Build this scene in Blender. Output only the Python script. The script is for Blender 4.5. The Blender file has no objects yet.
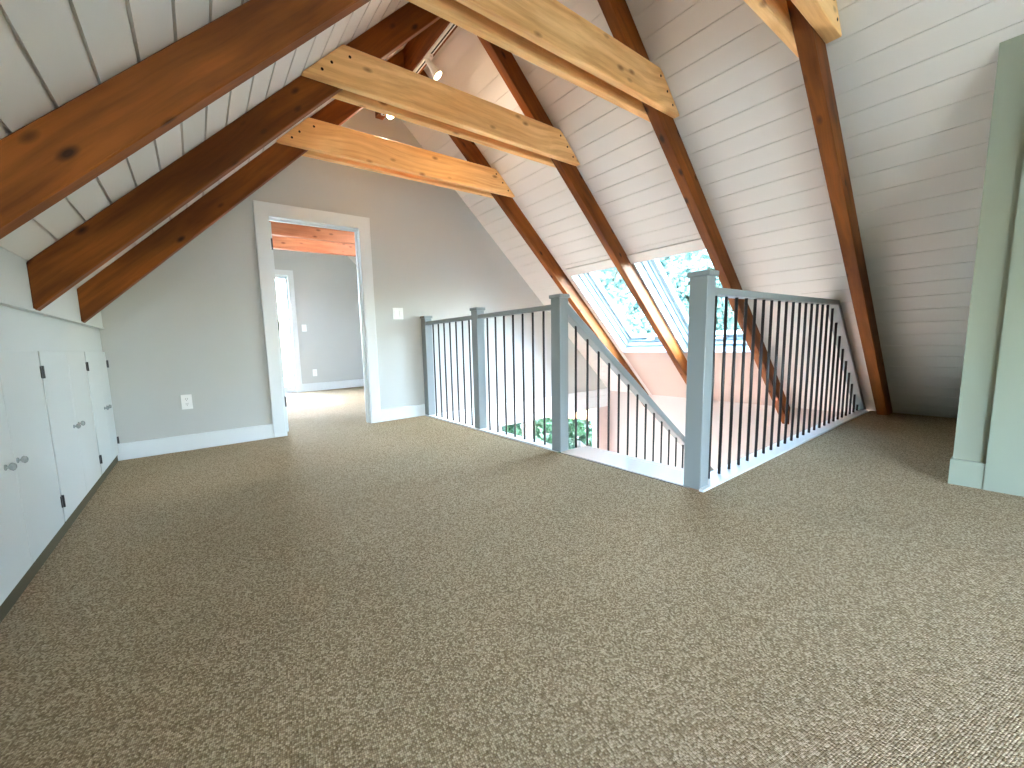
import bpy, bmesh, math, random
from mathutils import Vector, Matrix
random.seed(7)
C = bpy.context.scene.collection
# ------------------------------------------------------------------ room measures (metres)
CAMH = 0.8214
D = 3.975            # face of skirting / casing on the gable wall
DW = 3.993           # face of the gable wall itself
A = 0.5728           # frieze of the left knee wall (x = -A)
XR, ZR = 1.782, 3.4285   # roof apex
TR, TL = 0.8972, 0.9315  # pitches right and left
S = 5.6033           # right slope meets the floor
R = 2.1545           # left face of the left balustrade
Y4, Y3, Y2 = 0.965, 1.924, 2.911
YR = [3.310, 2.457, 1.599, 0.787]   # near faces of the rafters
WR, DR = 0.067, 0.152
ZCB, ZCT, TC = 2.353, 2.579, 0.046
YB = -3.6            # wall behind the camera
YF = 7.89            # far wall of the next room
LZ = -2.7            # floor downstairs
QR, QL = math.hypot(1, TR), math.hypot(1, TL)
def zr(x): return TR * (S - x)
def zl(x): return 1.2335 + TL * (x + A)

# ------------------------------------------------------------------ materials
MATS = {}
def new_mat(name):
    m = bpy.data.materials.new(name); m.use_nodes = True
    nt = m.node_tree; nt.nodes.clear()
    out = nt.nodes.new('ShaderNodeOutputMaterial')
    b = nt.nodes.new('ShaderNodeBsdfPrincipled')
    nt.links.new(b.outputs[0], out.inputs[0])
    MATS[name] = m
    return m, nt, b, out
def srgb(r, g, b):
    f = lambda c: (c / 255 / 12.92) if c / 255 <= 0.04045 else ((c / 255 + 0.055) / 1.055) ** 2.4
    return (f(r), f(g), f(b), 1)
def paint(name, col, rough=0.6, bump=0.05, scale=60, spec=0.3, metal=0.0):
    m, nt, b, out = new_mat(name)
    N, L = nt.nodes.new, nt.links.new
    tc = N('ShaderNodeTexCoord')
    n = N('ShaderNodeTexNoise'); n.inputs['Scale'].default_value = scale; n.inputs['Detail'].default_value = 4
    L(tc.outputs['Object'], n.inputs['Vector'])
    n2 = N('ShaderNodeTexNoise'); n2.inputs['Scale'].default_value = 1.3
    L(tc.outputs['Object'], n2.inputs['Vector'])
    mx = N('ShaderNodeMixRGB'); mx.inputs[1].default_value = col
    mx.inputs[2].default_value = (col[0] * .93, col[1] * .93, col[2] * .93, 1)
    L(n2.outputs['Fac'], mx.inputs[0]); L(mx.outputs[0], b.inputs['Base Color'])
    bp = N('ShaderNodeBump'); bp.inputs['Strength'].default_value = bump; bp.inputs['Distance'].default_value = 0.002
    L(n.outputs['Fac'], bp.inputs['Height']); L(bp.outputs[0], b.inputs['Normal'])
    b.inputs['Roughness'].default_value = rough
    b.inputs['Specular IOR Level'].default_value = spec
    b.inputs['Metallic'].default_value = metal
    return m
def wood(name, light, mid, dark, grain=1.0, knots=1.0, rough=0.6):
    m, nt, b, out = new_mat(name)
    N, L = nt.nodes.new, nt.links.new
    tc = N('ShaderNodeTexCoord'); oi = N('ShaderNodeObjectInfo')
    off = N('ShaderNodeVectorMath'); off.operation = 'SCALE'; off.inputs[0].default_value = (37, 11, 23)
    L(oi.outputs['Random'], off.inputs['Scale'])
    ad = N('ShaderNodeVectorMath'); ad.operation = 'ADD'
    L(tc.outputs['Object'], ad.inputs[0]); L(off.outputs[0], ad.inputs[1])
    # slow wander so that the grain is not straight
    wn = N('ShaderNodeTexNoise'); wn.inputs['Scale'].default_value = 1.6; wn.inputs['Detail'].default_value = 1
    L(ad.outputs[0], wn.inputs['Vector'])
    ws = N('ShaderNodeVectorMath'); ws.operation = 'SCALE'; ws.inputs['Scale'].default_value = 0.10
    L(wn.outputs['Color'], ws.inputs[0])
    ad2 = N('ShaderNodeVectorMath'); ad2.operation = 'ADD'
    L(ad.outputs[0], ad2.inputs[0]); L(ws.outputs[0], ad2.inputs[1])
    mp = N('ShaderNodeMapping'); mp.inputs['Scale'].default_value = (1.1, 26, 26)
    L(ad2.outputs[0], mp.inputs['Vector'])
    g = N('ShaderNodeTexNoise'); g.inputs['Scale'].default_value = 1.0; g.inputs['Detail'].default_value = 5; g.inputs['Roughness'].default_value = .62
    L(mp.outputs[0], g.inputs['Vector'])
    mp2 = N('ShaderNodeMapping'); mp2.inputs['Scale'].default_value = (1.3, 5, 5)
    L(ad2.outputs[0], mp2.inputs['Vector'])
    bl = N('ShaderNodeTexNoise'); bl.inputs['Scale'].default_value = 1.0; bl.inputs['Detail'].default_value = 3
    L(mp2.outputs[0], bl.inputs['Vector'])
    r1 = N('ShaderNodeValToRGB'); e = r1.color_ramp.elements
    e[0].position = .36; e[0].color = mid; e[1].position = .64; e[1].color = light
    L(bl.outputs['Fac'], r1.inputs[0])
    r2 = N('ShaderNodeValToRGB'); e = r2.color_ramp.elements
    e[0].position = .30; e[0].color = (0, 0, 0, 1); e[1].position = .62; e[1].color = (1, 1, 1, 1)
    L(g.outputs['Fac'], r2.inputs[0])
    inv = N('ShaderNodeMath'); inv.operation = 'SUBTRACT'; inv.inputs[0].default_value = 1; L(r2.outputs[0], inv.inputs[1])
    gm = N('ShaderNodeMath'); gm.operation = 'MULTIPLY'; gm.inputs[1].default_value = .55 * grain; L(inv.outputs[0], gm.inputs[0])
    mx = N('ShaderNodeMixRGB'); mx.inputs[2].default_value = dark
    L(gm.outputs[0], mx.inputs[0]); L(r1.outputs[0], mx.inputs[1])
    # knots: sparse cells, stretched along the grain
    mk = N('ShaderNodeMapping'); mk.inputs['Scale'].default_value = (4.5, 10, 10); L(ad.outputs[0], mk.inputs['Vector'])
    vo = N('ShaderNodeTexVoronoi'); vo.inputs['Scale'].default_value = 1.0; L(mk.outputs[0], vo.inputs['Vector'])
    kr = N('ShaderNodeValToRGB'); e = kr.color_ramp.elements
    e[0].position = .07; e[0].color = (1, 1, 1, 1); e[1].position = .19; e[1].color = (0, 0, 0, 1)
    L(vo.outputs['Distance'], kr.inputs[0])
    km = N('ShaderNodeMath'); km.operation = 'MULTIPLY'; km.inputs[1].default_value = .9 * knots; L(kr.outputs[0], km.inputs[0])
    mx2 = N('ShaderNodeMixRGB'); mx2.inputs[2].default_value = (dark[0] * .45, dark[1] * .4, dark[2] * .35, 1)
    L(km.outputs[0], mx2.inputs[0]); L(mx.outputs[0], mx2.inputs[1])
    L(mx2.outputs[0], b.inputs['Base Color'])
    bp = N('ShaderNodeBump'); bp.inputs['Strength'].default_value = .25; bp.inputs['Distance'].default_value = .003
    L(g.outputs['Fac'], bp.inputs['Height']); L(bp.outputs[0], b.inputs['Normal'])
    b.inputs['Roughness'].default_value = rough
    b.inputs['Specular IOR Level'].default_value = .18
    return m
def emit(name, col, strength):
    m, nt, b, out = new_mat(name)
    b.inputs['Base Color'].default_value = col
    b.inputs['Emission Color'].default_value = col
    b.inputs['Emission Strength'].default_value = strength
    return m
def glass(name, tint=(.97, .99, 1, 1)):
    m, nt, b, out = new_mat(name)
    nt.nodes.remove(b)
    N, L = nt.nodes.new, nt.links.new
    tr = N('ShaderNodeBsdfTransparent'); tr.inputs[0].default_value = tint
    gl = N('ShaderNodeBsdfGlossy'); gl.inputs['Roughness'].default_value = .02
    lw = N('ShaderNodeLayerWeight'); lw.inputs[0].default_value = .5
    pw = N('ShaderNodeMath'); pw.operation = 'POWER'; pw.inputs[1].default_value = 5; L(lw.outputs['Facing'], pw.inputs[0])
    fr = N('ShaderNodeMath'); fr.operation = 'MULTIPLY_ADD'; fr.inputs[1].default_value = .6; fr.inputs[2].default_value = .04; L(pw.outputs[0], fr.inputs[0])
    mx = N('ShaderNodeMixShader'); L(fr.outputs[0], mx.inputs[0]); L(tr.outputs[0], mx.inputs[1]); L(gl.outputs[0], mx.inputs[2])
    L(mx.outputs[0], out.inputs[0])
    return m
def carpet(name):
    m, nt, b, out = new_mat(name)
    N, L = nt.nodes.new, nt.links.new
    tc = N('ShaderNodeTexCoord')
    mp = N('ShaderNodeMapping'); mp.inputs['Rotation'].default_value = (0, 0, .18); mp.inputs['Scale'].default_value = (1, 1.0, .01)
    L(tc.outputs['Object'], mp.inputs['Vector'])
    v = N('ShaderNodeTexVoronoi'); v.inputs['Scale'].default_value = 230; v.inputs['Randomness'].default_value = .45
    L(mp.outputs[0], v.inputs['Vector'])
    n = N('ShaderNodeTexNoise'); n.inputs['Scale'].default_value = 60; n.inputs['Detail'].default_value = 3
    L(mp.outputs[0], n.inputs['Vector'])
    n2 = N('ShaderNodeTexNoise'); n2.inputs['Scale'].default_value = 1.7; n2.inputs['Detail'].default_value = 2
    L(mp.outputs[0], n2.inputs['Vector'])
    sep = N('ShaderNodeSeparateColor'); L(v.outputs['Color'], sep.inputs[0])
    r = N('ShaderNodeValToRGB'); e = r.color_ramp.elements
    e[0].position = 0; e[0].color = srgb(142, 124, 95); e[1].position = 1; e[1].color = srgb(216, 197, 168)
    el = r.color_ramp.elements.new(.5); el.color = srgb(178, 159, 130)
    L(sep.outputs[0], r.inputs[0])
    # dark gaps between the loops
    dr = N('ShaderNodeValToRGB'); e = dr.color_ramp.elements
    e[0].position = .3; e[0].color = (1, 1, 1, 1); e[1].position = .8; e[1].color = (.42, .41, .38, 1)
    L(v.outputs['Distance'], dr.inputs[0])
    mu = N('ShaderNodeMixRGB'); mu.blend_type = 'MULTIPLY'; mu.inputs[0].default_value = 1
    L(r.outputs[0], mu.inputs[1]); L(dr.outputs[0], mu.inputs[2])
    r3 = N('ShaderNodeValToRGB'); e = r3.color_ramp.elements
    e[0].position = .3; e[0].color = (.86, .85, .82, 1); e[1].position = .7; e[1].color = (1, 1, 1, 1)
    L(n.outputs['Fac'], r3.inputs[0])
    mu2 = N('ShaderNodeMixRGB'); mu2.blend_type = 'MULTIPLY'; mu2.inputs[0].default_value = 1
    L(mu.outputs[0], mu2.inputs[1]); L(r3.outputs[0], mu2.inputs[2])
    r4 = N('ShaderNodeValToRGB'); e = r4.color_ramp.elements
    e[0].position = .35; e[0].color = (.95, .94, .92, 1); e[1].position = .65; e[1].color = (1, 1, 1, 1)
    L(n2.outputs['Fac'], r4.inputs[0])
    mu3 = N('ShaderNodeMixRGB'); mu3.blend_type = 'MULTIPLY'; mu3.inputs[0].default_value = 1
    L(mu2.outputs[0], mu3.inputs[1]); L(r4.outputs[0], mu3.inputs[2])
    L(mu3.outputs[0], b.inputs['Base Color'])
    iv = N('ShaderNodeMath'); iv.operation = 'SUBTRACT'; iv.inputs[0].default_value = 1; L(v.outputs['Distance'], iv.inputs[1])
    bp = N('ShaderNodeBump'); bp.inputs['Strength'].default_value = 1; bp.inputs['Distance'].default_value = .005
    L(iv.outputs[0], bp.inputs['Height']); L(bp.outputs[0], b.inputs['Normal'])
    b.inputs['Roughness'].default_value = 1; b.inputs['Specular IOR Level'].default_value = .05
    return m
def leafmat(name, c1, c2, trans=.35):
    m, nt, b, out = new_mat(name)
    N, L = nt.nodes.new, nt.links.new
    tc = N('ShaderNodeTexCoord')
    n = N('ShaderNodeTexNoise'); n.inputs['Scale'].default_value = 2.2; n.inputs['Detail'].default_value = 4
    L(tc.outputs['Object'], n.inputs['Vector'])
    r = N('ShaderNodeValToRGB'); e = r.color_ramp.elements
    e[0].position = .35; e[0].color = c1; e[1].position = .65; e[1].color = c2
    L(n.outputs['Fac'], r.inputs[0]); L(r.outputs[0], b.inputs['Base Color'])
    b.inputs['Roughness'].default_value = .5
    tl = N('ShaderNodeBsdfTranslucent'); L(r.outputs[0], tl.inputs[0])
    mx = N('ShaderNodeMixShader'); mx.inputs[0].default_value = trans
    L(b.outputs[0], mx.inputs[1]); L(tl.outputs[0], mx.inputs[2]); L(mx.outputs[0], out.inputs[0])
    return m

M_WALL = paint('wall_paint', srgb(186, 188, 184), .65, .05, 90)
M_CEIL = paint('ceiling_paint', srgb(214, 210, 204), .55, .04, 60)
M_TRIM = paint('trim_paint', srgb(216, 221, 221), .35, .03, 40, .4)
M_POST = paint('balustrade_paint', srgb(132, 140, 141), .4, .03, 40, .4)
M_CUP = paint('cupboard_paint', srgb(190, 193, 190), .35, .03, 40, .4)
M_DRY = paint('smooth_drywall', srgb(182, 162, 152), .6, .03, 60)
M_SASH = paint('skylight_frame_paint', srgb(160, 176, 182), .4, .02, 40, .3)
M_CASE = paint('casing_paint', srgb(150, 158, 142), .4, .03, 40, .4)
M_PART = paint('partition_paint', srgb(148, 154, 138), .6, .05, 90)
M_LOW = paint('stairwell_paint', srgb(200, 186, 180), .6, .04, 60)
M_RAFT = wood('stained_fir', srgb(146, 82, 28), srgb(104, 54, 15), srgb(46, 21, 6))
M_TIE = wood('pale_fir', srgb(246, 206, 146), srgb(236, 186, 122), srgb(190, 130, 74), 1.3, .9, .5)
M_FARTIE = wood('orange_fir', srgb(214, 140, 100), srgb(196, 116, 78), srgb(150, 80, 50), .8, .8, .5)
M_OAK = wood('oak_floor', srgb(184, 154, 138), srgb(168, 138, 120), srgb(126, 98, 82), .7, 0, .35)
M_LEDGE = paint('glossy_white', srgb(205, 192, 182), .16, .02, 20, .6)
M_IRON = paint('black_iron', srgb(16, 16, 18), .4, .05, 80, .5)
M_HINGE = paint('black_hinge', srgb(14, 14, 14), .35, .02, 80, .5)
M_PLAST = paint('white_plastic', srgb(238, 240, 238), .3, .0, 50, .5)
M_SLOT = paint('dark_slot', srgb(30, 30, 30), .6, 0, 50)  # dark slots; also colours the painted shade strips in the gaps
M_TOE_SHADE = paint('toe_shade_paint', srgb(84, 76, 58), .8, .1, 50, .1)  # shade below the cupboard doors, put into the colour
M_KNOB = paint('crystal_knob', srgb(164, 170, 170), .08, 0, 20, .9, .25)
M_METAL = paint('satin_nickel', srgb(190, 190, 186), .3, .02, 60, .5, .8)
M_HOLE = paint('peg_hole', srgb(44, 24, 12), .8, .1, 60, .1)
M_LAMP = paint('lamp_white', srgb(225, 224, 220), .35, .02, 60, .5)
M_BULB = emit('lamp_glow', (1, .82, .55, 1), 40)
M_GLASS = glass('pane_glass')
M_SKYGL = glass('tinted_glass', (.60, .68, .70, 1))
M_CARPET = carpet('loop_carpet')
M_BARK = paint('bark', srgb(96, 78, 60), .9, .6, 14, .1)
M_LEAF = leafmat('leaf_green', srgb(92, 122, 112), srgb(158, 184, 170))
M_LEAF2 = leafmat('shrub_green', srgb(14, 38, 22), srgb(50, 86, 48), .15)
M_GRASS = paint('lawn', srgb(98, 100, 90), .9, .6, 30, .1)
M_SHING = paint('roof_shingle', srgb(90, 86, 80), .9, .5, 30, .1)
M_DECK = paint('deck_board', srgb(206, 178, 158), .7, .1, 30, .2)

# ------------------------------------------------------------------ mesh helpers
def box(bm, x0, x1, y0, y1, z0, z1):
    v = [bm.verts.new((x, y, z)) for x in (x0, x1) for y in (y0, y1) for z in (z0, z1)]
    for f in ((0, 1, 3, 2), (4, 6, 7, 5), (0, 4, 5, 1), (2, 3, 7, 6), (0, 2, 6, 4), (1, 5, 7, 3)):
        bm.faces.new([v[i] for i in f])
def prism(bm, pts, axis, a, b):
    """extrude a polygon; axis 'y': pts are (x,z); axis 'x': pts are (y,z); axis 'z': pts are (x,y)"""
    def P(p, c):
        return {'y': (p[0], c, p[1]), 'x': (c, p[0], p[1]), 'z': (p[0], p[1], c)}[axis]
    lo = [bm.verts.new(P(p, a)) for p in pts]; hi = [bm.verts.new(P(p, b)) for p in pts]
    bm.faces.new(lo); bm.faces.new(hi[::-1])
    n = len(pts)
    for i in range(n):
        bm.faces.new([lo[i], hi[i], hi[(i + 1) % n], lo[(i + 1) % n]])
def tube(bm, p0, p1, r0, r1=None, seg=10, caps=True):
    p0, p1 = Vector(p0), Vector(p1); r1 = r0 if r1 is None else r1
    d = (p1 - p0).normalized()
    a = d.orthogonal().normalized(); c = d.cross(a)
    rings = []
    for p, r in ((p0, r0), (p1, r1)):
        rings.append([bm.verts.new(p + (a * math.cos(2 * math.pi * i / seg) + c * math.sin(2 * math.pi * i / seg)) * r) for i in range(seg)])
    for i in range(seg):
        bm.faces.new([rings[0][i], rings[0][(i + 1) % seg], rings[1][(i + 1) % seg], rings[1][i]])
    if caps:
        bm.faces.new(rings[0][::-1]); bm.faces.new(rings[1])
def lathe(bm, prof, p0, d, seg=16):
    """prof = [(distance along d, radius)]"""
    p0, d = Vector(p0), Vector(d).normalized()
    a = d.orthogonal().normalized(); c = d.cross(a)
    rings = [[bm.verts.new(p0 + d * t + (a * math.cos(2 * math.pi * i / seg) + c * math.sin(2 * math.pi * i / seg)) * r) for i in range(seg)] for t, r in prof]
    for k in range(len(rings) - 1):
        for i in range(seg):
            bm.faces.new([rings[k][i], rings[k][(i + 1) % seg], rings[k + 1][(i + 1) % seg], rings[k + 1][i]])
    bm.faces.new(rings[0][::-1]); bm.faces.new(rings[-1])
def bev(bm, w, seg=1):
    bmesh.ops.bevel(bm, geom=list(bm.edges), offset=w, segments=seg, profile=.5, affect='EDGES', clamp_overlap=True)
def build(name, bm, mat, parent=None, loc=None, mtx=None, smooth=False, fix=True):
    if fix: bmesh.ops.recalc_face_normals(bm, faces=bm.faces)
    M = mtx if mtx is not None else (Matrix.Translation(loc) if loc is not None else Matrix())
    base = parent.matrix_world.copy() if parent is not None else Matrix()
    if parent is not None and mtx is None and loc is None: M = base
    bm.transform(M.inverted())
    me = bpy.data.meshes.new(name); bm.to_mesh(me); bm.free()
    me.materials.append(mat)
    if smooth:
        for p in me.polygons: p.use_smooth = True
    o = bpy.data.objects.new(name, me); C.objects.link(o)
    if parent is not None:
        o.parent = parent; o.matrix_parent_inverse = Matrix(); o.matrix_basis = base.inverted() @ M
        o.matrix_world = M
    else:
        o.matrix_basis = M; o.matrix_world = M
    return o
def empty(name, loc, rotz=0):
    o = bpy.data.objects.new(name, None); C.objects.link(o); o.empty_display_size = .1
    M = Matrix.Translation(loc) @ Matrix.Rotation(rotz, 4, 'Z'); o.matrix_basis = M; o.matrix_world = M
    return o
def tag(o, label, cat, group=None, kind=None):
    o['label'] = label; o['category'] = cat
    if group: o['group'] = group
    if kind: o['kind'] = kind
    return o
def struct(o, label=None):
    o['kind'] = 'structure'
    if label: o['label'] = label
    return o
def B(): return bmesh.new()
def boxobj(name, mat, dims, parent=None, b=0, **k):
    bm = B(); box(bm, *dims)
    if b: bev(bm, b)
    return build(name, bm, mat, parent, **k)
# slope coordinates: s = distance down from the apex, d = distance outward from the ceiling face
def PR(s, y, d):
    return (XR + s / QR + d * TR / QR, y, ZR - s * TR / QR + d / QR)
def PL(s, y, d):
    return (XR - s / QL - d * TL / QL, y, ZR - s * TL / QL + d / QL)
def sbox(bm, P, s0, s1, y0, y1, d0, d1):
    v = [bm.verts.new(P(s, y, d)) for s in (s0, s1) for y in (y0, y1) for d in (d0, d1)]
    for f in ((0, 1, 3, 2), (4, 6, 7, 5), (0, 4, 5, 1), (2, 3, 7, 6), (0, 2, 6, 4), (1, 5, 7, 3)):
        bm.faces.new([v[i] for i in f])
def sR(x): return (x - XR) * QR
def sL(x): return (XR - x) * QL

# ------------------------------------------------------------------ floors
bm = B()
box(bm, -.62, 2.14, YB, 3.993, -.28, 0)
box(bm, 2.14, 5.70, YB, .942, -.28, 0)
box(bm, .64, 1.50, 3.993, 4.113, -.28, 0)
box(bm, -.62, 3.2, 4.113, YF + .1, -.28, 0)
struct(build('floor', bm, M_CARPET), 'taupe loop pile carpet floor')
struct(boxobj('floor_downstairs', M_OAK, (1.9, 6.2, .7, 4.2, LZ - .1, LZ)), 'oak floor at the bottom of the stairwell')

# ------------------------------------------------------------------ roof slabs and board ceilings
SK = [(2.534, 3.262), (1.676, 2.447)]          # skylight bays in y
SKX = (3.838, 4.918)                            # skylight in x on the ceiling face
s0k, s1k = sR(SKX[0]), sR(SKX[1])
DEP = .22
SE = sR(5.66)                                   # lower end of the ceiling face
bm = B()
sbox(bm, PR, -.05, s0k, YB - .12, DW + .12, .02, DEP)
sbox(bm, PR, s1k, SE + .35, YB - .12, DW + .12, .02, DEP)
ys = [YB - .12, SK[1][0], SK[1][1], SK[0][0], SK[0][1], DW + .12]
for i in (0, 2, 4): sbox(bm, PR, s0k, s1k, ys[i], ys[i + 1], .02, DEP)
# next room, with an added unseen opening that lets in a sun patch
sbox(bm, PR, -.05, sR(2.6), DW + .12, YF + .2, .02, DEP)
sbox(bm, PR, sR(2.6), sR(2.95), DW + .12, 5.45, .02, DEP)
sbox(bm, PR, sR(2.6), sR(2.95), 6.0, YF + .2, .02, DEP)
sbox(bm, PR, sR(2.95), sR(3.45), DW + .12, YF + .2, .02, DEP)
struct(build('roof_right', bm, M_SHING))
bm = B()
sbox(bm, PL, -.05, sL(.57), YB - .12, YF + .2, .02, DEP)
sbox(bm, PL, sL(.57), sL(-.95), -1.3, 5.0, .02, DEP)
sbox(bm, PL, sL(.57), sL(-.95), 5.6, YF + .2, .02, DEP)
sbox(bm, PL, sL(-.2), sL(-.95), 5.0, 5.6, .02, DEP)
struct(build('roof_left', bm, M_SHING))

def boards(P, cuts, y0, y1, gap, mat, name, label):
    """shiplap boards with real grooves between them; cuts = slope distances of the grooves"""
    bm = B()
    for i in range(len(cuts) - 1):
        a, c = cuts[i] + gap / 2, cuts[i + 1] - gap / 2
        sbox(bm, P, a, c, y0, y1, 0, .014)
    sbox(bm, P, cuts[0], cuts[-1], y0, y1, .014, .02)   # backing behind the grooves
    return struct(build(name, bm, mat), label)
stepR = .1035 * QR
cR = [sR(2.472) + stepR * k for k in range(-6, 32)]
cR = [c for c in cR if .0 < c < SE - .03]
cR = [0.0] + cR + [SE]
def seg(c, lo, hi): return [lo] + [x for x in c if lo + .03 < x < hi - .03] + [hi]
YC = DW
boards(PR, cR, YB, SK[1][0], .003, M_CEIL, 'ceiling_right', 'sloping ceiling of white shiplap boards right of the skylights')
boards(PR, seg(cR, 0, sR(3.755)), SK[1][0], SK[0][1], .004, M_CEIL, 'ceiling_right', 'sloping white board ceiling above the skylights')
boards(PR, cR, SK[0][1], YC, .004, M_CEIL, 'ceiling_right', 'sloping white board ceiling beside the grey gable wall')
bm = B()
sbox(bm, PR, s0k, s1k, SK[1][1], SK[0][0], 0, .02)
sbox(bm, PR, s1k, SE, SK[1][0], SK[0][1], 0, .02)
struct(build('ceiling_right', bm, M_DRY), 'smooth pinkish white panel under the skylights')
bm = B(); sbox(bm, PR, sR(3.755), s0k, SK[1][0], SK[0][1], -.012, .02); bev(bm, .002)
struct(build('trim_1', bm, M_CEIL), 'flat white board along the top of the skylights')
for a, c, s0, s1 in ((DW + .12, 5.45, sR(2.6), sR(3.25)), (6.0, YF, sR(2.6), sR(3.25)), (5.45, 6.0, sR(2.95), sR(3.25))):
    boards(PR, [s0, s1], a, c, .004, M_CEIL, 'ceiling_next_room', 'white sloping right ceiling of the next room')
boards(PR, [0, sR(2.6)], DW + .12, YF, .004, M_CEIL, 'ceiling_next_room', 'white sloping ceiling of the next room')
stepL = .1005 * QL
cL = [sL(-.466) - stepL * k for k in range(0, 24)]
cL = sorted([c for c in cL if .02 < c])
cL = [0.0] + cL + [sL(-A)]
boards(PL, cL, -1.3, YC, .013, M_CEIL, 'ceiling_left', 'sloping ceiling of white grooved boards above the cupboards')
boards(PL, seg(cL, 0, sL(.57)), YB, -1.3, .0095, M_CEIL, 'ceiling_left', 'upper white board ceiling behind the camera')
for a, c, s0, s1 in ((DW + .12, 5.0, 0, sL(-A)), (5.6, YF, 0, sL(-A)), (5.0, 5.6, 0, sL(.57)), (5.0, 5.6, sL(-.2), sL(-A))):
    boards(PL, [s0, s1], a, c, .0095, M_CEIL, 'ceiling_next_room', 'white sloping left ceiling of the next room')
w = empty('window_6', PL(sL(.18), 5.5, 0)); struct(w, 'added unseen roof light that brightens the next room')  # unseen window added to light the next room
bm = B()
for a, c in ((5.0, 5.06), (5.54, 5.6)): sbox(bm, PL, sL(.57), sL(-.2), a, c, .0, DEP + .02)
sbox(bm, PL, sL(.57), sL(.53), 5.06, 5.54, 0, DEP + .02); sbox(bm, PL, sL(-.16), sL(-.2), 5.06, 5.54, 0, DEP + .02)
build('window_frame', bm, M_TRIM, w)
bm = B(); sbox(bm, PL, sL(.53), sL(-.16), 5.06, 5.54, .2, .204); build('window_pane', bm, M_GLASS, w)

# ------------------------------------------------------------------ walls
ZH = -.30      # head of the downstairs window
bm = B()
prism(bm, [(-.62, -.28), (.64, -.28), (.64, 2.03), (1.50, 2.03), (1.50, -.28), (2.10, -.28), (2.10, ZH), (5.9, ZH), (5.72, zr(5.72)),
           (XR, ZR + .01), (-.62, zl(-.62) + .01)], 'y', DW, DW + .12)
struct(build('wall_back', bm, M_WALL), 'pale grey gable wall with the doorway')
bm = B()
box(bm, 1.9, 3.30, DW, DW + .12, LZ, ZH); box(bm, 5.39, 5.9, DW, DW + .12, LZ, ZH)
box(bm, 3.30, 5.39, DW, DW + .12, LZ, -2.1)
struct(build('wall_back', bm, M_LOW), 'lower gable wall seen through the stairwell')
struct(boxobj('trim_2', M_TRIM, (2.25, 5.66, DW - .014, DW, -.108, .0), b=.003), 'white band on the gable wall at floor height')
struct(boxobj('trim_3', M_TRIM, (2.25, 5.66, DW - .010, DW, ZH, -.112), b=.003), 'white board above the downstairs window')
# left knee wall
bm = B(); box(bm, -.70, -.596, -1.3, DW, 0, 1.24)
box(bm, -.70, -.596, YB, -3.4, 0, 2.32); box(bm, -.70, -.596, -2.0, -1.3, 0, 2.32)
box(bm, -.70, -.596, -3.4, -2.0, 0, .20); box(bm, -.70, -.596, -3.4, -2.0, 1.75, 2.32)
box(bm, -.70, .57, YB, -1.3, 2.30, 2.40)                       # flat dormer ceiling
prism(bm, [(-.70, 1.24), (-.596, 1.21), (.60, 2.32), (-.70, 2.32)], 'y', -1.34, -1.28)
struct(build('wall_left', bm, M_CUP), 'white knee wall holding the cupboards')
struct(boxobj('trim_4', M_CUP, (-.60, -A, -1.3, DW, 1.034, 1.245), b=.004), 'white frieze board on top of the knee wall')
struct(boxobj('trim_5', M_CUP, (-.60, -A + .006, -1.3, DW, 1.024, 1.036), b=.002), 'thin white bead under the frieze board')
struct(boxobj('toe_shade_strip', M_TOE_SHADE, (-.5965, -.59, -1.3, DW, 0, .07)), 'dark strip painted as shade under the cupboards')  # thin dark sheet on the wall, painted shade below the doors
# wall behind the camera
bm = B()
prism(bm, [(-.70, 0), (1.5, 0), (1.5, 2.9), (.57, 2.4), (-.70, 2.4)], 'y', YB - .12, YB)
box(bm, 1.5, 2.1, YB - .12, YB, 0, .55); prism(bm, [(1.5, 1.45), (2.1, 1.45), (2.1, zr(2.1)), (XR, ZR + .05), (1.5, 2.9)], 'y', YB - .12, YB)
prism(bm, [(2.1, 0), (5.7, 0), (2.1, zr(2.1) + .05)], 'y', YB - .12, YB)
struct(build('wall_front', bm, M_WALL), 'gable wall behind the viewer')
# wall at the far right with its door casing
bm = B()
qx, qy = 3.239, .230
prism(bm, [(YB, 0), (-.80, 0), (-.80, 2.03), (.0, 2.03), (.0, 0), (qy, 0), (qy, zr(qx) + .01), (YB, zr(qx) + .01)], 'x', qx, qx + .11)
prism(bm, [(qx + .11, 0), (5.62, 0), (qx + .11, zr(qx + .11) + .01)], 'y', qy - .11, qy)
struct(build('wall_right', bm, M_PART), 'pale green grey partition at the far right')
bm = B()
box(bm, qx - .019, qx, .125, qy + .006, 0, .133)
box(bm, qx, 5.45, qy, qy + .006, 0, .133)
struct(build('baseboard_right', bm, M_CASE), 'white skirting at the foot of the right partition')
bm = B()
box(bm, qx - .024, qx, .0, .125, 0, 2.03); box(bm, qx - .024, qx, -.90, -.80, 0, 2.03)
box(bm, qx - .024, qx, -.90, .125, 2.03, 2.12)
struct(build('trim_6', bm, M_CASE), 'white door casing on the right partition')
d2 = struct(boxobj('door_2', M_TRIM, (qx + .03, qx + .068, -.797, -.003, .01, 2.027), b=.002), 'white door in the right partition')
bm = B(); lathe(bm, [(0, .026), (.006, .026), (.008, .01), (.04, .01), (.045, .025), (.06, .028), (.07, .018)], (qx + .03, -.73, 1.0), (-1, 0, 0))
build('door_handle', bm, M_METAL, d2, smooth=True)

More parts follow.
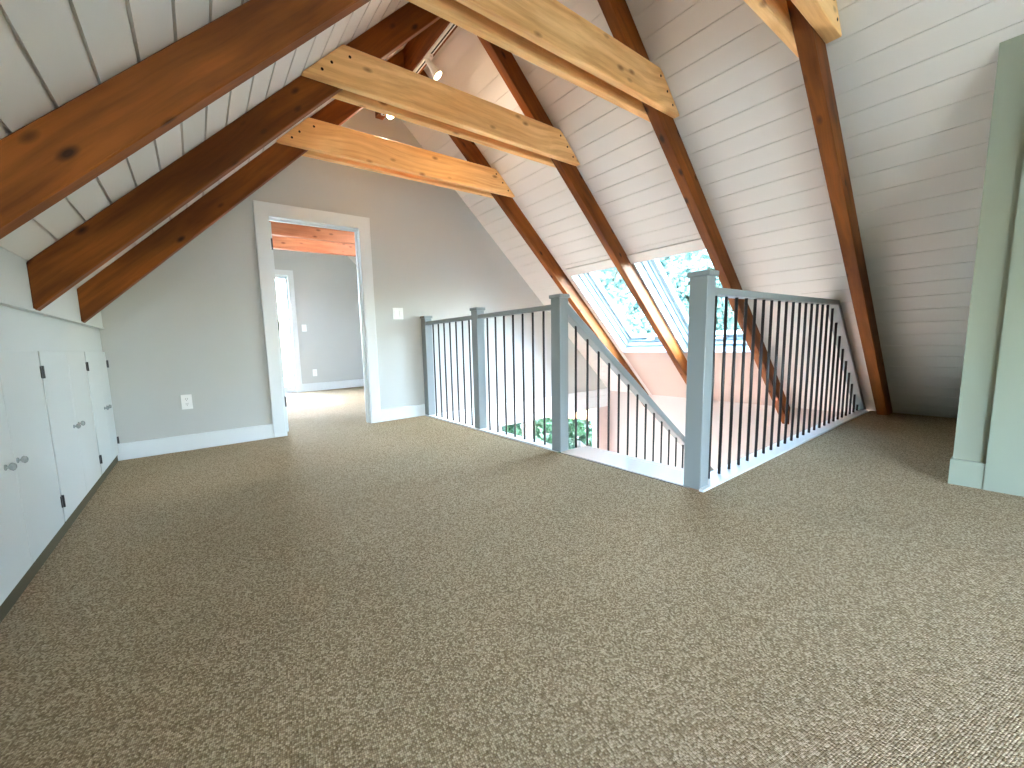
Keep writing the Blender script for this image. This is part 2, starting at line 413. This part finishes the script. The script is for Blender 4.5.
# stairwell walls
LX = 5.66
bm = B(); box(bm, LX, LX + .12, .70, DW + .1, -1.5, -.045); box(bm, LX, LX + .12, .70, 1.7, LZ, -1.5); box(bm, LX, LX + .12, 3.2, DW + .1, LZ, -1.5)
struct(build('wall_stairwell', bm, M_LOW), 'pinkish white lower wall beyond the stairs')
bm = B()
box(bm, 2.02, 2.139, .95, DW, LZ, -.285)
box(bm, 2.02, LX, .83, .941, LZ, -.285)
struct(build('wall_stairwell', bm, M_LOW), 'side walls of the stairwell below the floor')

# skirtings and door casing on the gable wall
bm = B(); box(bm, -.596, .5333, D, DW, 0, .133); bev(bm, .002)
struct(build('baseboard_back', bm, M_TRIM), 'white skirting left of the doorway')
bm = B(); box(bm, 1.6075, 2.155, D, DW, 0, .133); bev(bm, .002)
struct(build('baseboard_back', bm, M_TRIM), 'white skirting between doorway and balustrade')
bm = B()
prism(bm, [(.5333, 0), (.640, 0), (.640, 2.03), (1.5007, 2.03), (1.5007, 0), (1.6075, 0), (1.6075, 2.137), (.5333, 2.137)], 'y', D - .004, DW)
bev(bm, .003)
struct(build('trim_7', bm, M_TRIM), 'wide white casing round the doorway')
bm = B()
box(bm, .640, .652, D, DW + .125, 0, 2.03); box(bm, 1.489, 1.501, D, DW + .125, 0, 2.03); box(bm, .652, 1.489, D, DW + .125, 2.018, 2.03)
box(bm, 1.477, 1.489, DW + .05, DW + .085, 0, 2.018); box(bm, .652, 1.477, DW + .05, DW + .085, 2.006, 2.018)
struct(build('trim_8', bm, M_TRIM), 'white jamb lining the doorway')
dr = empty('door_1', (.655, DW + .125, 0)); struct(dr, 'white door standing open into the next room')
boxobj('door_leaf', M_TRIM, (.655, .690, DW + .128, DW + .93, .012, 2.01), dr, b=.002)
for z in (1.783, 1.05, .328):
    bm = B(); tube(bm, (.664, DW + .012, z - .05), (.664, DW + .012, z + .05), .008); box(bm, .6525, .657, DW + .0, DW + .10, z - .048, z + .048)
    build('hinge', bm, M_HINGE, dr)
bm = B(); lathe(bm, [(0, .026), (.006, .026), (.008, .01), (.04, .01), (.045, .025), (.06, .028), (.07, .018)], (.690, DW + .86, 1.0), (1, 0, 0))
build('door_handle', bm, M_METAL, dr, smooth=True)

# next room
bm = B()
box(bm, 1.523, 3.3, YF, YF + .1, 0, 3.5); box(bm, -.7, .72, YF, YF + .1, 0, 3.5); box(bm, .72, 1.523, YF, YF + .1, 2.17, 3.5)
struct(build('wall_next_room', bm, M_WALL), 'grey end wall of the next room')
bm = B(); box(bm, 3.2, 3.3, DW + .12, YF + .1, 0, zr(3.2) + .02)
struct(build('wall_next_room', bm, M_WALL), 'right side wall of the next room')
bm = B(); box(bm, -.7, -.596, DW + .12, YF + .1, 0, 1.24)
struct(build('wall_next_room', bm, M_WALL), 'left knee wall of the next room')
struct(boxobj('baseboard_next_room', M_TRIM, (1.623, 3.2, YF - .018, YF, 0, .155), b=.002), 'white skirting of the next room')
bm = B()
prism(bm, [(.62, 0), (.72, 0), (.72, 2.17), (1.523, 2.17), (1.523, 0), (1.623, 0), (1.623, 2.27), (.62, 2.27)], 'y', YF - .02, YF)
struct(build('trim_9', bm, M_TRIM), 'white casing round the glass door')
gd = empty('door_3', (1.12, YF + .04, 0)); struct(gd, 'bright glazed door at the end of the next room')
bm = B(); box(bm, .725, .76, YF + .02, YF + .06, 0, 2.165); box(bm, 1.48, 1.518, YF + .02, YF + .06, 0, 2.165)
box(bm, .76, 1.48, YF + .02, YF + .06, 2.12, 2.165); box(bm, .76, 1.48, YF + .02, YF + .06, 0, .12)
build('door_frame', bm, M_TRIM, gd)
boxobj('door_pane', M_GLASS, (.76, 1.48, YF + .036, YF + .042, .12, 2.12), gd)

# ------------------------------------------------------------------ downstairs window
w = empty('window_3', (4.35, DW + .06, LZ)); struct(w, 'downstairs window with greenery behind it')
bm = B()
box(bm, 3.30, 3.34, DW + .02, DW + .10, -2.1, ZH); box(bm, 5.35, 5.39, DW + .02, DW + .10, -2.1, ZH)
box(bm, 3.34, 5.35, DW + .02, DW + .10, ZH - .012, ZH); box(bm, 3.34, 5.35, DW + .02, DW + .10, -2.1, -2.05)
build('window_frame', bm, M_TRIM, w)
bm = B(); box(bm, 3.785, 3.90, DW + .01, DW + .11, -2.05, ZH - .012); build('mullion', bm, M_LOW, w)
bm = B(); box(bm, 4.615, 4.66, DW + .02, DW + .10, -2.05, ZH - .012); build('mullion', bm, M_TRIM, w)
bm = B(); box(bm, 3.34, 5.35, DW + .055, DW + .060, -2.05, ZH - .012); build('window_pane', bm, M_SKYGL, w)

w = empty('window_7', (LX + .06, 2.45, LZ)); struct(w, 'added unseen glazing that brightens the stairwell')  # unseen window added so bounced light brightens the stairwell
bm = B()
for a in (1.7, 2.43, 3.16): box(bm, LX + .02, LX + .09, a, a + .04, LZ, -1.5)
box(bm, LX + .02, LX + .09, 1.74, 3.16, LZ, LZ + .05); box(bm, LX + .02, LX + .09, 1.74, 3.16, -1.54, -1.5)
build('window_frame', bm, M_TRIM, w)
bm = B(); box(bm, LX + .05, LX + .055, 1.74, 3.16, LZ + .05, -1.54); build('window_pane', bm, M_GLASS, w)

# ------------------------------------------------------------------ skylights
FE = .05
n = 0
for (ya, yb), lab in zip(SK, ('skylight between the two farther rafters, left of the pair', 'skylight partly behind the near newel post, right of the pair')):
    n += 1
    w = empty('window_%d' % n, PR((s0k + s1k) / 2, (ya + yb) / 2, 0)); struct(w, lab)
    # lining of the light well, set just inside the roof slab
    bm = B()
    for a, c in ((ya, ya + .012), (yb - .012, yb)): sbox(bm, PR, s0k, s1k, a, c, 0, DEP + .04)
    sbox(bm, PR, s0k, s0k + .012, ya + .012, yb - .012, 0, DEP + .04); sbox(bm, PR, s1k - .012, s1k, ya + .012, yb - .012, 0, DEP + .04)
    build('reveal', bm, M_SASH, w)
    bm = B()   # stepped fixed frame
    for k, (i, d0, d1) in enumerate(((.012, .10, .25), (.030, .16, .25))):
        o = .020
        for a, c in ((ya + i, ya + i + o), (yb - i - o, yb - i)): sbox(bm, PR, s0k + i, s1k - i, a, c, d0, d1)
        sbox(bm, PR, s0k + i, s0k + i + o, ya + i, yb - i, d0, d1); sbox(bm, PR, s1k - i - o, s1k - i, ya + i, yb - i, d0, d1)
    build('window_frame', bm, M_SASH, w)
    bm = B()   # opening sash
    i = .050; o = .040
    for a, c in ((ya + i, ya + i + o), (yb - i - o, yb - i)): sbox(bm, PR, s0k + i, s1k - i, a, c, .19, .25)
    sbox(bm, PR, s0k + i, s0k + i + o, ya + i + o, yb - i - o, .19, .25); sbox(bm, PR, s1k - i - o, s1k - i, ya + i + o, yb - i - o, .19, .25)
    build('sash', bm, M_SASH, w)
    bm = B(); sbox(bm, PR, s0k + i + o, s1k - i - o, ya + i + o, yb - i - o, .225, .229); build('window_pane', bm, M_SKYGL, w)
    bm = B(); ym = (ya + yb) / 2
    sbox(bm, PR, s1k - .075, s1k - .055, ym - .05, ym + .05, .165, .19); sbox(bm, PR, s1k - .07, s1k - .06, ym - .008, ym + .06, .15, .165)
    build('latch', bm, M_METAL, w)

# ------------------------------------------------------------------ rafters
def slope_matrix(side, y, x):
    """object axes: local x runs down the slope, local z points outward"""
    if side > 0: u = Vector((1, 0, -TR)).normalized(); nn = Vector((TR, 0, 1)).normalized(); o = Vector((x, y, zr(x)))
    else: u = Vector((-1, 0, -TL)).normalized(); nn = Vector((-TL, 0, 1)).normalized(); o = Vector((x, y, zl(x)))
    v = nn.cross(u)
    M = Matrix((u, v, nn)).transposed().to_4x4(); M.translation = o
    return M
VR, VL = DR * QR, DR * QL        # vertical depth of a rafter
RB = .0415                         # half of the ridge beam
def rafter(side, y, label, foot, w=WR):
    bm = B()
    if side > 0:
        if foot == 'floor': pts = [(XR + RB, zr(XR + RB)), (S - .001, .001), (S - VR / TR, .001), (XR + RB, zr(XR + RB) - VR)]
        else: pts = [(XR + RB, zr(XR + RB)), (LX, zr(LX)), (LX, zr(LX) - VR), (XR + RB, zr(XR + RB) - VR)]
    else:
        pts = [(XR - RB, zl(XR - RB)), (-A, zl(-A)), (-A, zl(-A) - VL), (XR - RB, zl(XR - RB) - VL)]
    prism(bm, pts, 'y', y, y + w); bev(bm, .004)
    return tag(build('rafter', bm, M_RAFT, mtx=slope_matrix(side, y, XR)), label, 'rafter', 'stained wooden rafters under the sloping ceilings', 'thing')
rafter(-1, YR[0], 'reddish rafter on the left slope, nearest the grey gable wall', 'wall')
rafter(-1, YR[1], 'reddish rafter on the left slope, middle one of three', 'wall')
rafter(-1, YR[2], 'broad brown rafter crossing the top left corner of the photo', 'wall')
rafter(1, YR[0], 'rafter on the right slope at the left edge of the first skylight', 'wall')
rafter(1, YR[1], 'rafter on the right slope running between the two skylights', 'wall')
rafter(1, YR[2], 'rafter on the right slope passing behind the right balustrade', 'wall')
rafter(1, YR[3], 'rafter on the right slope whose foot stands on the carpet', 'floor', .072)
M = Matrix.Rotation(math.pi / 2, 4, 'Z'); M.translation = (XR, -1, 3.14)
bm = B(); prism(bm, [(XR - .04, 3.14), (XR + .04, 3.14), (XR + .04, zr(XR + .04) - .002), (XR, ZR - .003), (XR - .04, zl(XR - .04) - .002)], 'y', YB, DW - .002)
tag(build('ridge_beam', bm, M_RAFT, mtx=M), 'dark reddish ridge beam at the peak carrying the track light', 'beam', kind='thing')

# paired ties across the room
def tie(y0, label, group, mat=M_TIE, pegs=True, y1=None):
    bm = B()
    y1 = y0 + TC if y1 is None else y1
    xl = lambda z: (z - 1.2335) / TL - A + .004
    xr = lambda z: S - z / TR - .004
    prism(bm, [(xl(ZCB), ZCB), (xr(ZCB), ZCB), (xr(ZCT - .02), ZCT - .02), (xr(ZCT) - .012, ZCT), (xl(ZCT), ZCT)], 'y', y0, y1)
    bev(bm, .004)
    o = tag(build('tie_beam', bm, mat, loc=((xl(ZCB) + xr(ZCB)) / 2, y0, ZCB)), label, 'tie beam', group, 'thing')
    if pegs:
        for x, z in ((xl(2.40) + .06, 2.40), (xl(2.44) + .075, 2.455), (xl(2.52) + .10, 2.52),
                     (xr(2.39) - .06, 2.395), (xr(2.46) - .055, 2.46), (xr(2.53) - .06, 2.53)):
            bm = B(); tube(bm, (x, y0 - .0012, z), (x, y0 + .004, z), .0085, seg=12)
            build('peg', bm, M_HOLE, o)
    return o
G = 'pale wooden ties clasping the rafters'
names = ['tie nearest the gable wall', 'middle tie of the three whole ones', 'tie along the top edge of the photo', 'tie at the top right corner of the photo']
for k, (y, nm) in enumerate(zip(YR, names)):
    wr = .072 if k == 3 else WR
    if k == 3: tie(y - .066, 'front board of the pale ' + nm, G, y1=y)
    else: tie(y - TC, 'front board of the pale ' + nm, G)
    tie(y + wr, 'rear board of the pale ' + nm, G, pegs=False)
for y, lab in ((5.84, 'orange wooden tie seen highest through the doorway'), (6.60, 'orange wooden tie seen lowest through the doorway')):
    tie(y, lab, 'ties in the next room', M_FARTIE, False, y + .075)

# ------------------------------------------------------------------ balustrades
def post(name, x, y, h, parent, capz=True, z0=0):
    bm = B(); box(bm, x, x + .088, y, y + .088, z0, h); bev(bm, .003)
    p = build(name, bm, M_POST, parent)
    bm = B(); box(bm, x - .010, x + .098, y - .010, y + .098, h, h + .027); bev(bm, .004)
    build('post_cap', bm, M_POST, p)
    return p
def baluster(x, y, z0, z1, parent, r=.0085):
    bm = B(); tube(bm, (x, y, z0), (x, y, z1), r, seg=8)
    return build('baluster', bm, M_IRON, parent, smooth=True)
PH = 1.116
bl = empty('balustrade', (R + .044, 2.95, 0))
tag(bl, 'left balustrade with three white newel posts, meeting the gable wall', 'balustrade', 'white balustrades with black balusters')
post('newel_post', R, D - .088, PH, bl); post('newel_post', R, Y2, PH, bl); post('newel_post', R, Y3, PH, bl)
for a, c in ((Y2 + .088, D - .088), (Y3 + .088, Y2)):
    bm = B(); box(bm, R + .008, R + .080, a, c, 1.040, 1.078); bev(bm, .005)
    build('top_rail', bm, M_POST, bl)
bm = B(); box(bm, R - .012, R + .10, Y3 + .088, D, -.03, .012); bev(bm, .002)
build('base_rail', bm, M_TRIM, bl)
for y in (3.785, 3.670, 3.555, 3.440, 3.325, 3.210, 3.095, 2.812, 2.697, 2.582, 2.467, 2.352, 2.238, 2.124):
    baluster(R + .044, y, .012, 1.040, bl)
br = empty('balustrade', (R + .044, Y4 + .044, 0))
tag(br, 'right balustrade running from the near white newel post to the sloping ceiling', 'balustrade', 'white balustrades with black balusters')
post('newel_post', R, Y4, PH, br)
bm = B(); prism(bm, [(R + .088, 1.026), (S - 1.026 / TR - .004, 1.026), (S - 1.064 / TR - .004, 1.064), (R + .088, 1.064)], 'y', Y4 + .006, Y4 + .078); bev(bm, .005)
build('top_rail', bm, M_POST, br)
bm = B(); box(bm, R + .088, S - .075, Y4 - .022, Y4 + .09, -.03, .012); bev(bm, .002)
box(bm, R - .012, R + .088, Y4 - .022, Y4, -.03, .012)
build('base_rail', bm, M_TRIM, br)
bm = B(); prism(bm, [(S - .012 / TR - .004, .012), (S - 1.026 / TR - .004, 1.026), (S - 1.026 / TR - .075, 1.026), (S - .012 / TR - .075, .012)], 'y', Y4 + .004, Y4 + .084); bev(bm, .003)
build('wall_rail', bm, M_POST, br)
for k in range(25):
    x = 2.345 + k * .129
    zt = min(1.026, zr(x) - .072)
    baluster(x, Y4 + .044, .012, zt, br)
# stair handrail dropping away to the right
sr = empty('stair_railing', (R + .088, Y3 + .044, 0))
tag(sr, 'white stair handrail with black balusters sloping down behind the ledge', 'stair railing')
tz = lambda x: 1.098 - .735 * (x - 2.228)
bm = B(); prism(bm, [(R + .088, tz(R + .088)), (4.7, tz(4.7)), (4.7, tz(4.7) - .075), (R + .088, tz(R + .088) - .075)], 'y', Y3 + .008, Y3 + .080); bev(bm, .005)
build('handrail', bm, M_POST, sr)
bm = B(); prism(bm, [(2.40, tz(2.40) - .93), (4.7, tz(4.7) - .93), (4.7, tz(4.7) - 1.2), (2.40, tz(2.40) - 1.2)], 'y', Y3 + .02, Y3 + .07)
build('stringer', bm, M_TRIM, sr)
for k in range(17):
    x = 2.375 + .1355 * k
    baluster(x, Y3 + .044, tz(x) - .96 if x > 2.42 else -.01, tz(x) - .07, sr)
# ledge at the head of the stairs and the flight itself
bm = B()
box(bm, R + .004, 2.385, Y4 + .088, Y3 + .0, -.03, .004); box(bm, 2.390, 2.418, Y4 + .088, Y3 + .0, -.03, .004); box(bm, 2.423, 2.455, Y4 + .088, Y3 + .0, -.04, -.003)
struct(build('trim_10', bm, M_LEDGE), 'glossy white ledge at the head of the stairs')
struct(boxobj('ledge_shade_strip', M_SLOT, (2.141, R + .003, Y4 + .089, Y3 - .001, -.05, -.002)), 'dark strip painted as the shadow between carpet and ledge')  # dark strip in the slot, shadow put in as colour
bm = B()
for k in range(1, 12):
    x = 2.44 + (k - 1) * .27; z = -k * .2
    box(bm, x, x + .29, Y4 + .10, Y3 + .005, z - .035, z); box(bm, x, x + .02, Y4 + .10, Y3 + .005, z, z + .165 if k > 1 else z + .16)
tag(build('staircase', bm, M_OAK, loc=(2.44, 1.4, LZ)), 'flight of stairs dropping away beyond the white ledge', 'stairs')

# ------------------------------------------------------------------ cupboards in the knee wall
XD = -.578
def knob(x, y, z, parent):
    bm = B(); lathe(bm, [(0, .010), (.003, .010), (.005, .005), (.010, .005), (.012, .011), (.018, .0145), (.024, .012), (.027, .007)], (x, y, z), (1, 0, 0), 8)
    return build('knob', bm, M_KNOB, parent)
def hinge(y, z, parent):
    bm = B(); box(bm, XD - .002, XD + .004, y - .015, y + .015, z - .026, z + .026); tube(bm, (XD + .005, y, z - .028), (XD + .005, y, z + .028), .0055, seg=8)
    return build('hinge', bm, M_HINGE, parent)
def cupboard(y0, ym, y1, k1, k2, label, hy):
    o = empty('cupboard', (XD, (y0 + y1) / 2, 0))
    tag(o, label, 'cupboard', 'white cupboards along the knee wall')
    for i, (a, c, ky, h) in enumerate(((y0, ym - .0015, k1, y0), (ym + .0015, y1, k2, y1))):
        bm = B(); box(bm, XD - .017, XD, a, c, .063, .853); bev(bm, .0015)
        d = build('door', bm, M_CUP, o)
        knob(XD, ky, .456, d)
        if hy[i]:
            for z in (.76, .165): hinge(hy[i], z, d)
    return o
c1 = cupboard(1.585, 2.02, 2.452, 1.935, 2.045, 'cupboard with two white doors nearest the viewer, cut by the photo edge', (1.58, 2.458))
boxobj('gap_shade_strip', M_SLOT, (-.5958, -.5945, 2.453, 2.462, .063, .853), c1)  # dark sheet on the wall face, painted shade in the door gap
cupboard(2.470, 2.895, 3.302, 2.828, 2.930, 'middle white cupboard with two narrow doors and glass knobs', (None, 3.310))
cupboard(3.320, 3.700, 3.965, 3.655, 3.745, 'white cupboard in the corner by the grey gable wall', (None, 3.972))

# ------------------------------------------------------------------ outlets and switches
def outlet(x0, x1, z0, z1, y, label, name='wall_outlet', parts='outlet'):
    bm = B(); box(bm, x0, x1, y - .006, y, z0, z1); bev(bm, .002)
    o = tag(build(name, bm, M_PLAST, loc=((x0 + x1) / 2, y, (z0 + z1) / 2)), label, 'outlet' if parts == 'outlet' else 'light switch')
    xm, zm, hz = (x0 + x1) / 2, (z0 + z1) / 2, (z1 - z0)
    if parts == 'outlet':
        for s in (-1, 1):
            zc = zm + s * hz * .17
            bm = B(); lathe(bm, [(0, .017), (.002, .017), (.003, .016)], (xm, y - .0055, zc), (0, -1, 0), 16)
            f = build('socket', bm, M_PLAST, o)
            bm = B()
            for dx in (-.006, .006): box(bm, xm + dx - .0014, xm + dx + .0014, y - .0092, y - .008, zc - .001, zc + .009)
            tube(bm, (xm, y - .008, zc - .008), (xm, y - .0092, zc - .008), .0026, seg=8)
            build('slot', bm, M_SLOT, f)
    else:
        k = 2 if (x1 - x0) > .1 else 1
        for i in range(k):
            xc = x0 + (x1 - x0) * (i + .5) / k
            bm = B(); box(bm, xc - .016, xc + .016, y - .010, y - .005, zm - .033, zm + .033); bev(bm, .001)
            build('rocker', bm, M_PLAST, o)
    return o
outlet(-.146, -.069, .351, .475, DW, 'white double wall outlet on the grey wall left of the doorway')
outlet(1.818, 1.942, 1.108, 1.232, DW, 'white double light switch right of the doorway', 'light_switch', 'switch')
outlet(1.705, 1.79, 1.15, 1.28, YF, 'white light switch in the next room beside the glass door', 'light_switch', 'switch')
outlet(1.84, 1.92, .285, .42, YF, 'white wall outlet low on the next room end wall')

# ------------------------------------------------------------------ track light
tl = empty('track_light', (XR - .01, 3.0, 3.14))
tag(tl, 'white track light with two lit spot heads under the ridge', 'track light')
bm = B(); box(bm, XR - .028, XR + .008, 2.30, 3.88, 3.118, 3.140); bev(bm, .002)
build('track', bm, M_LAMP, tl)
boxobj('track_slot', M_SLOT, (XR - .016, XR - .004, 2.32, 3.86, 3.1165, 3.119), tl)
def head(py, tip, aim, power):
    piv = Vector((XR - .01, py, 3.085)); aim = Vector(aim).normalized()
    bm = B(); box(bm, XR - .026, XR + .006, py - .035, py + .035, 3.092, 3.118); tube(bm, (XR - .01, py, 3.092), tuple(piv - Vector((0, 0, .01))), .006)
    h = build('lamp_head', bm, M_LAMP, tl)
    bm = B(); lathe(bm, [(-.03, .012), (-.02, .020), (.04, .024), (.10, .037), (.12, .040), (.118, .034), (.105, .033)], piv - Vector((0, 0, .02)), aim, 20)
    build('lamp_shade', bm, M_LAMP, h, smooth=True)
    bm = B(); lathe(bm, [(.1075, .032), (.112, .030)], piv - Vector((0, 0, .02)), aim, 20)
    build('bulb', bm, M_BULB, h)
    L = bpy.data.lights.new('spot_lamp', 'SPOT'); L.energy = power; L.color = (1, .86, .68); L.spot_size = math.radians(130); L.spot_blend = .9; L.shadow_soft_size = .03
    o = bpy.data.objects.new('spot_lamp', L); C.objects.link(o)
    o.location = piv - Vector((0, 0, .02)) + aim * .13; o.rotation_euler = (aim).to_track_quat('-Z', 'Y').to_euler()
head(2.93, None, (.45, -.35, -.85), 8)
head(3.70, None, (-.35, -.72, -.62), 16)

# ------------------------------------------------------------------ window behind the viewer (dormer on the left)
w = empty('window_4', (-.65, -2.7, .75)); struct(w, 'dormer window behind the viewer')
bm = B()
for a, c in ((-3.4, -3.36), (-2.04, -2.0)): box(bm, -.69, -.61, a, c, .20, 1.75)
box(bm, -.69, -.61, -3.36, -2.04, .20, .24); box(bm, -.69, -.61, -3.36, -2.04, 1.71, 1.75)
build('window_frame', bm, M_TRIM, w)
bm = B(); box(bm, -.655, -.650, -3.36, -2.04, .24, 1.71); build('window_pane', bm, M_GLASS, w)
w = empty('window_5', (1.8, YB - .06, 1.0)); struct(w, 'window in the gable wall behind the viewer')
bm = B()
for a, c in ((1.5, 1.54), (2.06, 2.1)): box(bm, a, c, YB - .10, YB - .02, .55, 1.45)
box(bm, 1.54, 2.06, YB - .10, YB - .02, .55, .59); box(bm, 1.54, 2.06, YB - .10, YB - .02, 1.41, 1.45)
build('window_frame', bm, M_TRIM, w)
bm = B(); box(bm, 1.54, 2.06, YB - .065, YB - .06, .59, 1.41); build('window_pane', bm, M_GLASS, w)

# ------------------------------------------------------------------ outdoors
bm = B(); prism(bm, [(5.3, -.45), (7.2, -.45), (7.2, -.96), (6.75, -.865), (6.096, -.723), (5.3, -.60)], 'y', 5.0, 5.09)
pb = tag(build('porch_beam', bm, M_FARTIE, loc=(7.1, 5.04, LZ - .3)), 'reddish wooden porch beam outside the top right of the downstairs window', 'beam', kind='thing')
bm = B(); box(bm, 7.05, 7.19, 4.98, 5.11, LZ - .3, -.93); bev(bm, .005); build('post', bm, M_FARTIE, pb)
struct(boxobj('ground', M_GRASS, (-40, 60, -40, 60, LZ - .5, LZ - .3)), 'lawn outside')
def foliage(bm, c, rad, n, size, rng):
    for _ in range(n):
        while True:
            p = Vector((rng.uniform(-1, 1), rng.uniform(-1, 1), rng.uniform(-1, 1)))
            if .25 < p.length < 1: break
        p = Vector((c[0] + p.x * rad[0], c[1] + p.y * rad[1], c[2] + p.z * rad[2]))
        a = Vector((rng.gauss(0, 1), rng.gauss(0, 1), rng.gauss(0, 1))).normalized()
        b_ = a.orthogonal().normalized(); s = size * rng.uniform(.6, 1.3)
        b_.rotate(Matrix.Rotation(rng.uniform(0, 6.28), 3, a)); c_ = a.cross(b_)
        v = [bm.verts.new(p + b_ * s), bm.verts.new(p + c_ * s * .5 + a * s * .12), bm.verts.new(p - b_ * s), bm.verts.new(p - c_ * s * .5 + a * s * .12)]
        bm.faces.new(v)
def tree(x, y, h, rad, label, n=24000, size=.10, mat=M_LEAF):
    rng = random.Random(int(x * 31 + y * 17))
    t = empty('tree', (x, y, LZ - .3)); tag(t, label, 'tree', 'trees outside the windows')
    bm = B(); top = (x + .2, y, LZ + h * .8)
    tube(bm, (x, y, LZ - .35), (x + .1, y, LZ + h * .4), .2, .15, 10); tube(bm, (x + .1, y, LZ + h * .4), top, .15, .05, 10)
    for k in range(7):
        z = LZ + h * (.35 + .07 * k); a = rng.uniform(0, 6.28); l = rad * .8
        tube(bm, (x + .1, y, z), (x + math.cos(a) * l, y + math.sin(a) * l, z + l * .6), .06, .02, 6)
    build('trunk', bm, M_BARK, t)
    bm = B()
    for k in range(7):
        a = rng.uniform(0, 6.28); q = rng.uniform(.1, .6) * rad
        foliage(bm, (x + math.cos(a) * q, y + math.sin(a) * q, LZ + h * rng.uniform(.45, .9)), (rad * .62, rad * .62, h * .2), n // 7, size, rng)
    build('foliage', bm, mat, t, fix=False)
tree(10.8, 8.0, 7.2, 2.9, 'green tree filling the left skylight')
tree(13.0, 5.4, 7.8, 2.9, 'green tree filling the right skylight')
tree(15.0, 12.2, 8.5, 3.4, 'green tree behind the left skylight edge')
tree(18.5, 7.8, 9, 3.6, 'green tree beyond the right skylight edge')
def shrub(x, y, z, r, label, n=4200):
    rng = random.Random(int(x * 13 + y * 7))
    t = empty('shrub', (x, y, LZ - .3)); tag(t, label, 'shrub', 'shrubs outside the downstairs window')
    bm = B()
    for k in range(5):
        a = k * 1.25; tube(bm, (x, y, LZ - .35), (x + math.cos(a) * r * .5, y + math.sin(a) * r * .5, z), .03, .01, 6)
    build('stem', bm, M_BARK, t)
    bm = B(); foliage(bm, (x, y, (z + LZ) / 2 + .2), (r, r, (z - LZ) / 2 + .25), n, .085, rng)
    build('foliage', bm, M_LEAF2, t, fix=False)
shrub(6.4, 7.0, -.6, 1.0, 'dark green shrub left behind the downstairs window')
shrub(7.9, 7.4, -.2, 1.1, 'dark green shrub in the middle of the downstairs window')
shrub(9.8, 7.6, -.1, 1.2, 'dark green shrub right behind the downstairs window')
shrub(8.6, 9.8, .3, 1.6, 'tall green shrub at the back of the garden', 3600)
tree(-19, -14, 9, 3.0, 'green tree outside the dormer window behind the viewer')

# ------------------------------------------------------------------ light
W = bpy.data.worlds.new('sky'); bpy.context.scene.world = W; W.use_nodes = True
nt = W.node_tree; nt.nodes.clear()
out = nt.nodes.new('ShaderNodeOutputWorld'); bg = nt.nodes.new('ShaderNodeBackground'); sk = nt.nodes.new('ShaderNodeTexSky')
sk.sky_type = 'NISHITA'; sk.sun_disc = False; sk.sun_elevation = math.radians(58); sk.sun_rotation = math.radians(120); sk.air_density = 1.0; sk.dust_density = 2.5
hs = nt.nodes.new('ShaderNodeHueSaturation'); hs.inputs['Saturation'].default_value = .85
nt.links.new(sk.outputs[0], hs.inputs['Color']); nt.links.new(hs.outputs[0], bg.inputs[0]); nt.links.new(bg.outputs[0], out.inputs[0])
bg.inputs[1].default_value = 5.2
sun = bpy.data.lights.new('sun', 'SUN'); sun.energy = 2.3; sun.angle = math.radians(.6); sun.color = (1, .95, .88)
so = bpy.data.objects.new('sun', sun); C.objects.link(so)
so.rotation_euler = (-Vector((.44, -.07, .88))).to_track_quat('-Z', 'Y').to_euler(); so.location = (10, -5, 15)
def portal(center, nrm, sx, sy, upv):
    L = bpy.data.lights.new('sky_portal', 'AREA'); L.shape = 'RECTANGLE'; L.size = sx; L.size_y = sy; L.cycles.is_portal = True
    o = bpy.data.objects.new('sky_portal', L); C.objects.link(o)
    nz = -Vector(nrm).normalized(); y_ = Vector(upv).normalized(); x_ = y_.cross(nz).normalized(); y_ = nz.cross(x_)
    Mx = Matrix((x_, y_, nz)).transposed().to_4x4(); Mx.translation = center; o.matrix_world = Mx
nr = Vector((-TR, 0, -1))
for ya, yb in SK: portal(PR((s0k + s1k) / 2, (ya + yb) / 2, .27), nr, yb - ya, s1k - s0k, (1, 0, -TR))
portal((-.72, -2.7, .975), (1, 0, 0), 1.4, 1.55, (0, 0, 1))
portal((1.8, YB - .14, 1.0), (0, 1, 0), .6, .9, (0, 0, 1))
portal(PL(sL(.18), 5.3, .25), (TL, 0, -1), .6, 1.05, (1, 0, TL))
portal((1.12, YF + .11, 1.1), (0, -1, 0), .8, 2.2, (0, 0, 1))
portal((LX + .14, 2.45, -2.1), (-1, 0, 0), 1.5, 1.2, (0, 0, 1))
portal((4.35, DW + .14, -1.2), (0, -1, 0), 2.1, 1.8, (0, 0, 1))

# ------------------------------------------------------------------ camera
yaw, pitch, roll, f = .5847916, -.1148380, -.0354046, 390.588
cx, cy = 458.4276, 388.493
c, s = math.cos(yaw), math.sin(yaw)
r = Vector((c, -s, 0)); fw = Vector((s, c, 0)); k = Vector((0, 0, 1))
f2 = fw * math.cos(pitch) + k * math.sin(pitch); u2 = -fw * math.sin(pitch) + k * math.cos(pitch)
r3 = r * math.cos(roll) + u2 * math.sin(roll); u3 = -r * math.sin(roll) + u2 * math.cos(roll)
cam = bpy.data.cameras.new('camera'); co = bpy.data.objects.new('camera', cam); C.objects.link(co)
Mx = Matrix((r3, u3, -f2)).transposed().to_4x4(); Mx.translation = (0, 0, CAMH); co.matrix_world = Mx
cam.sensor_width = 36; cam.lens = f / 1024 * 36; cam.shift_x = (512 - cx) / 1024; cam.shift_y = (cy - 384) / 1024
cam.clip_start = .02; cam.clip_end = 200
sc = bpy.context.scene; sc.camera = co
sc.view_settings.view_transform = 'Standard'; sc.view_settings.look = 'None'; sc.view_settings.gamma = 1
sc.view_settings.use_curve_mapping = False
sc.view_settings.exposure = 2.56
sc.cycles.max_bounces = 14; sc.cycles.diffuse_bounces = 8; sc.cycles.transparent_max_bounces = 16
sc.cycles.sample_clamp_indirect = 6
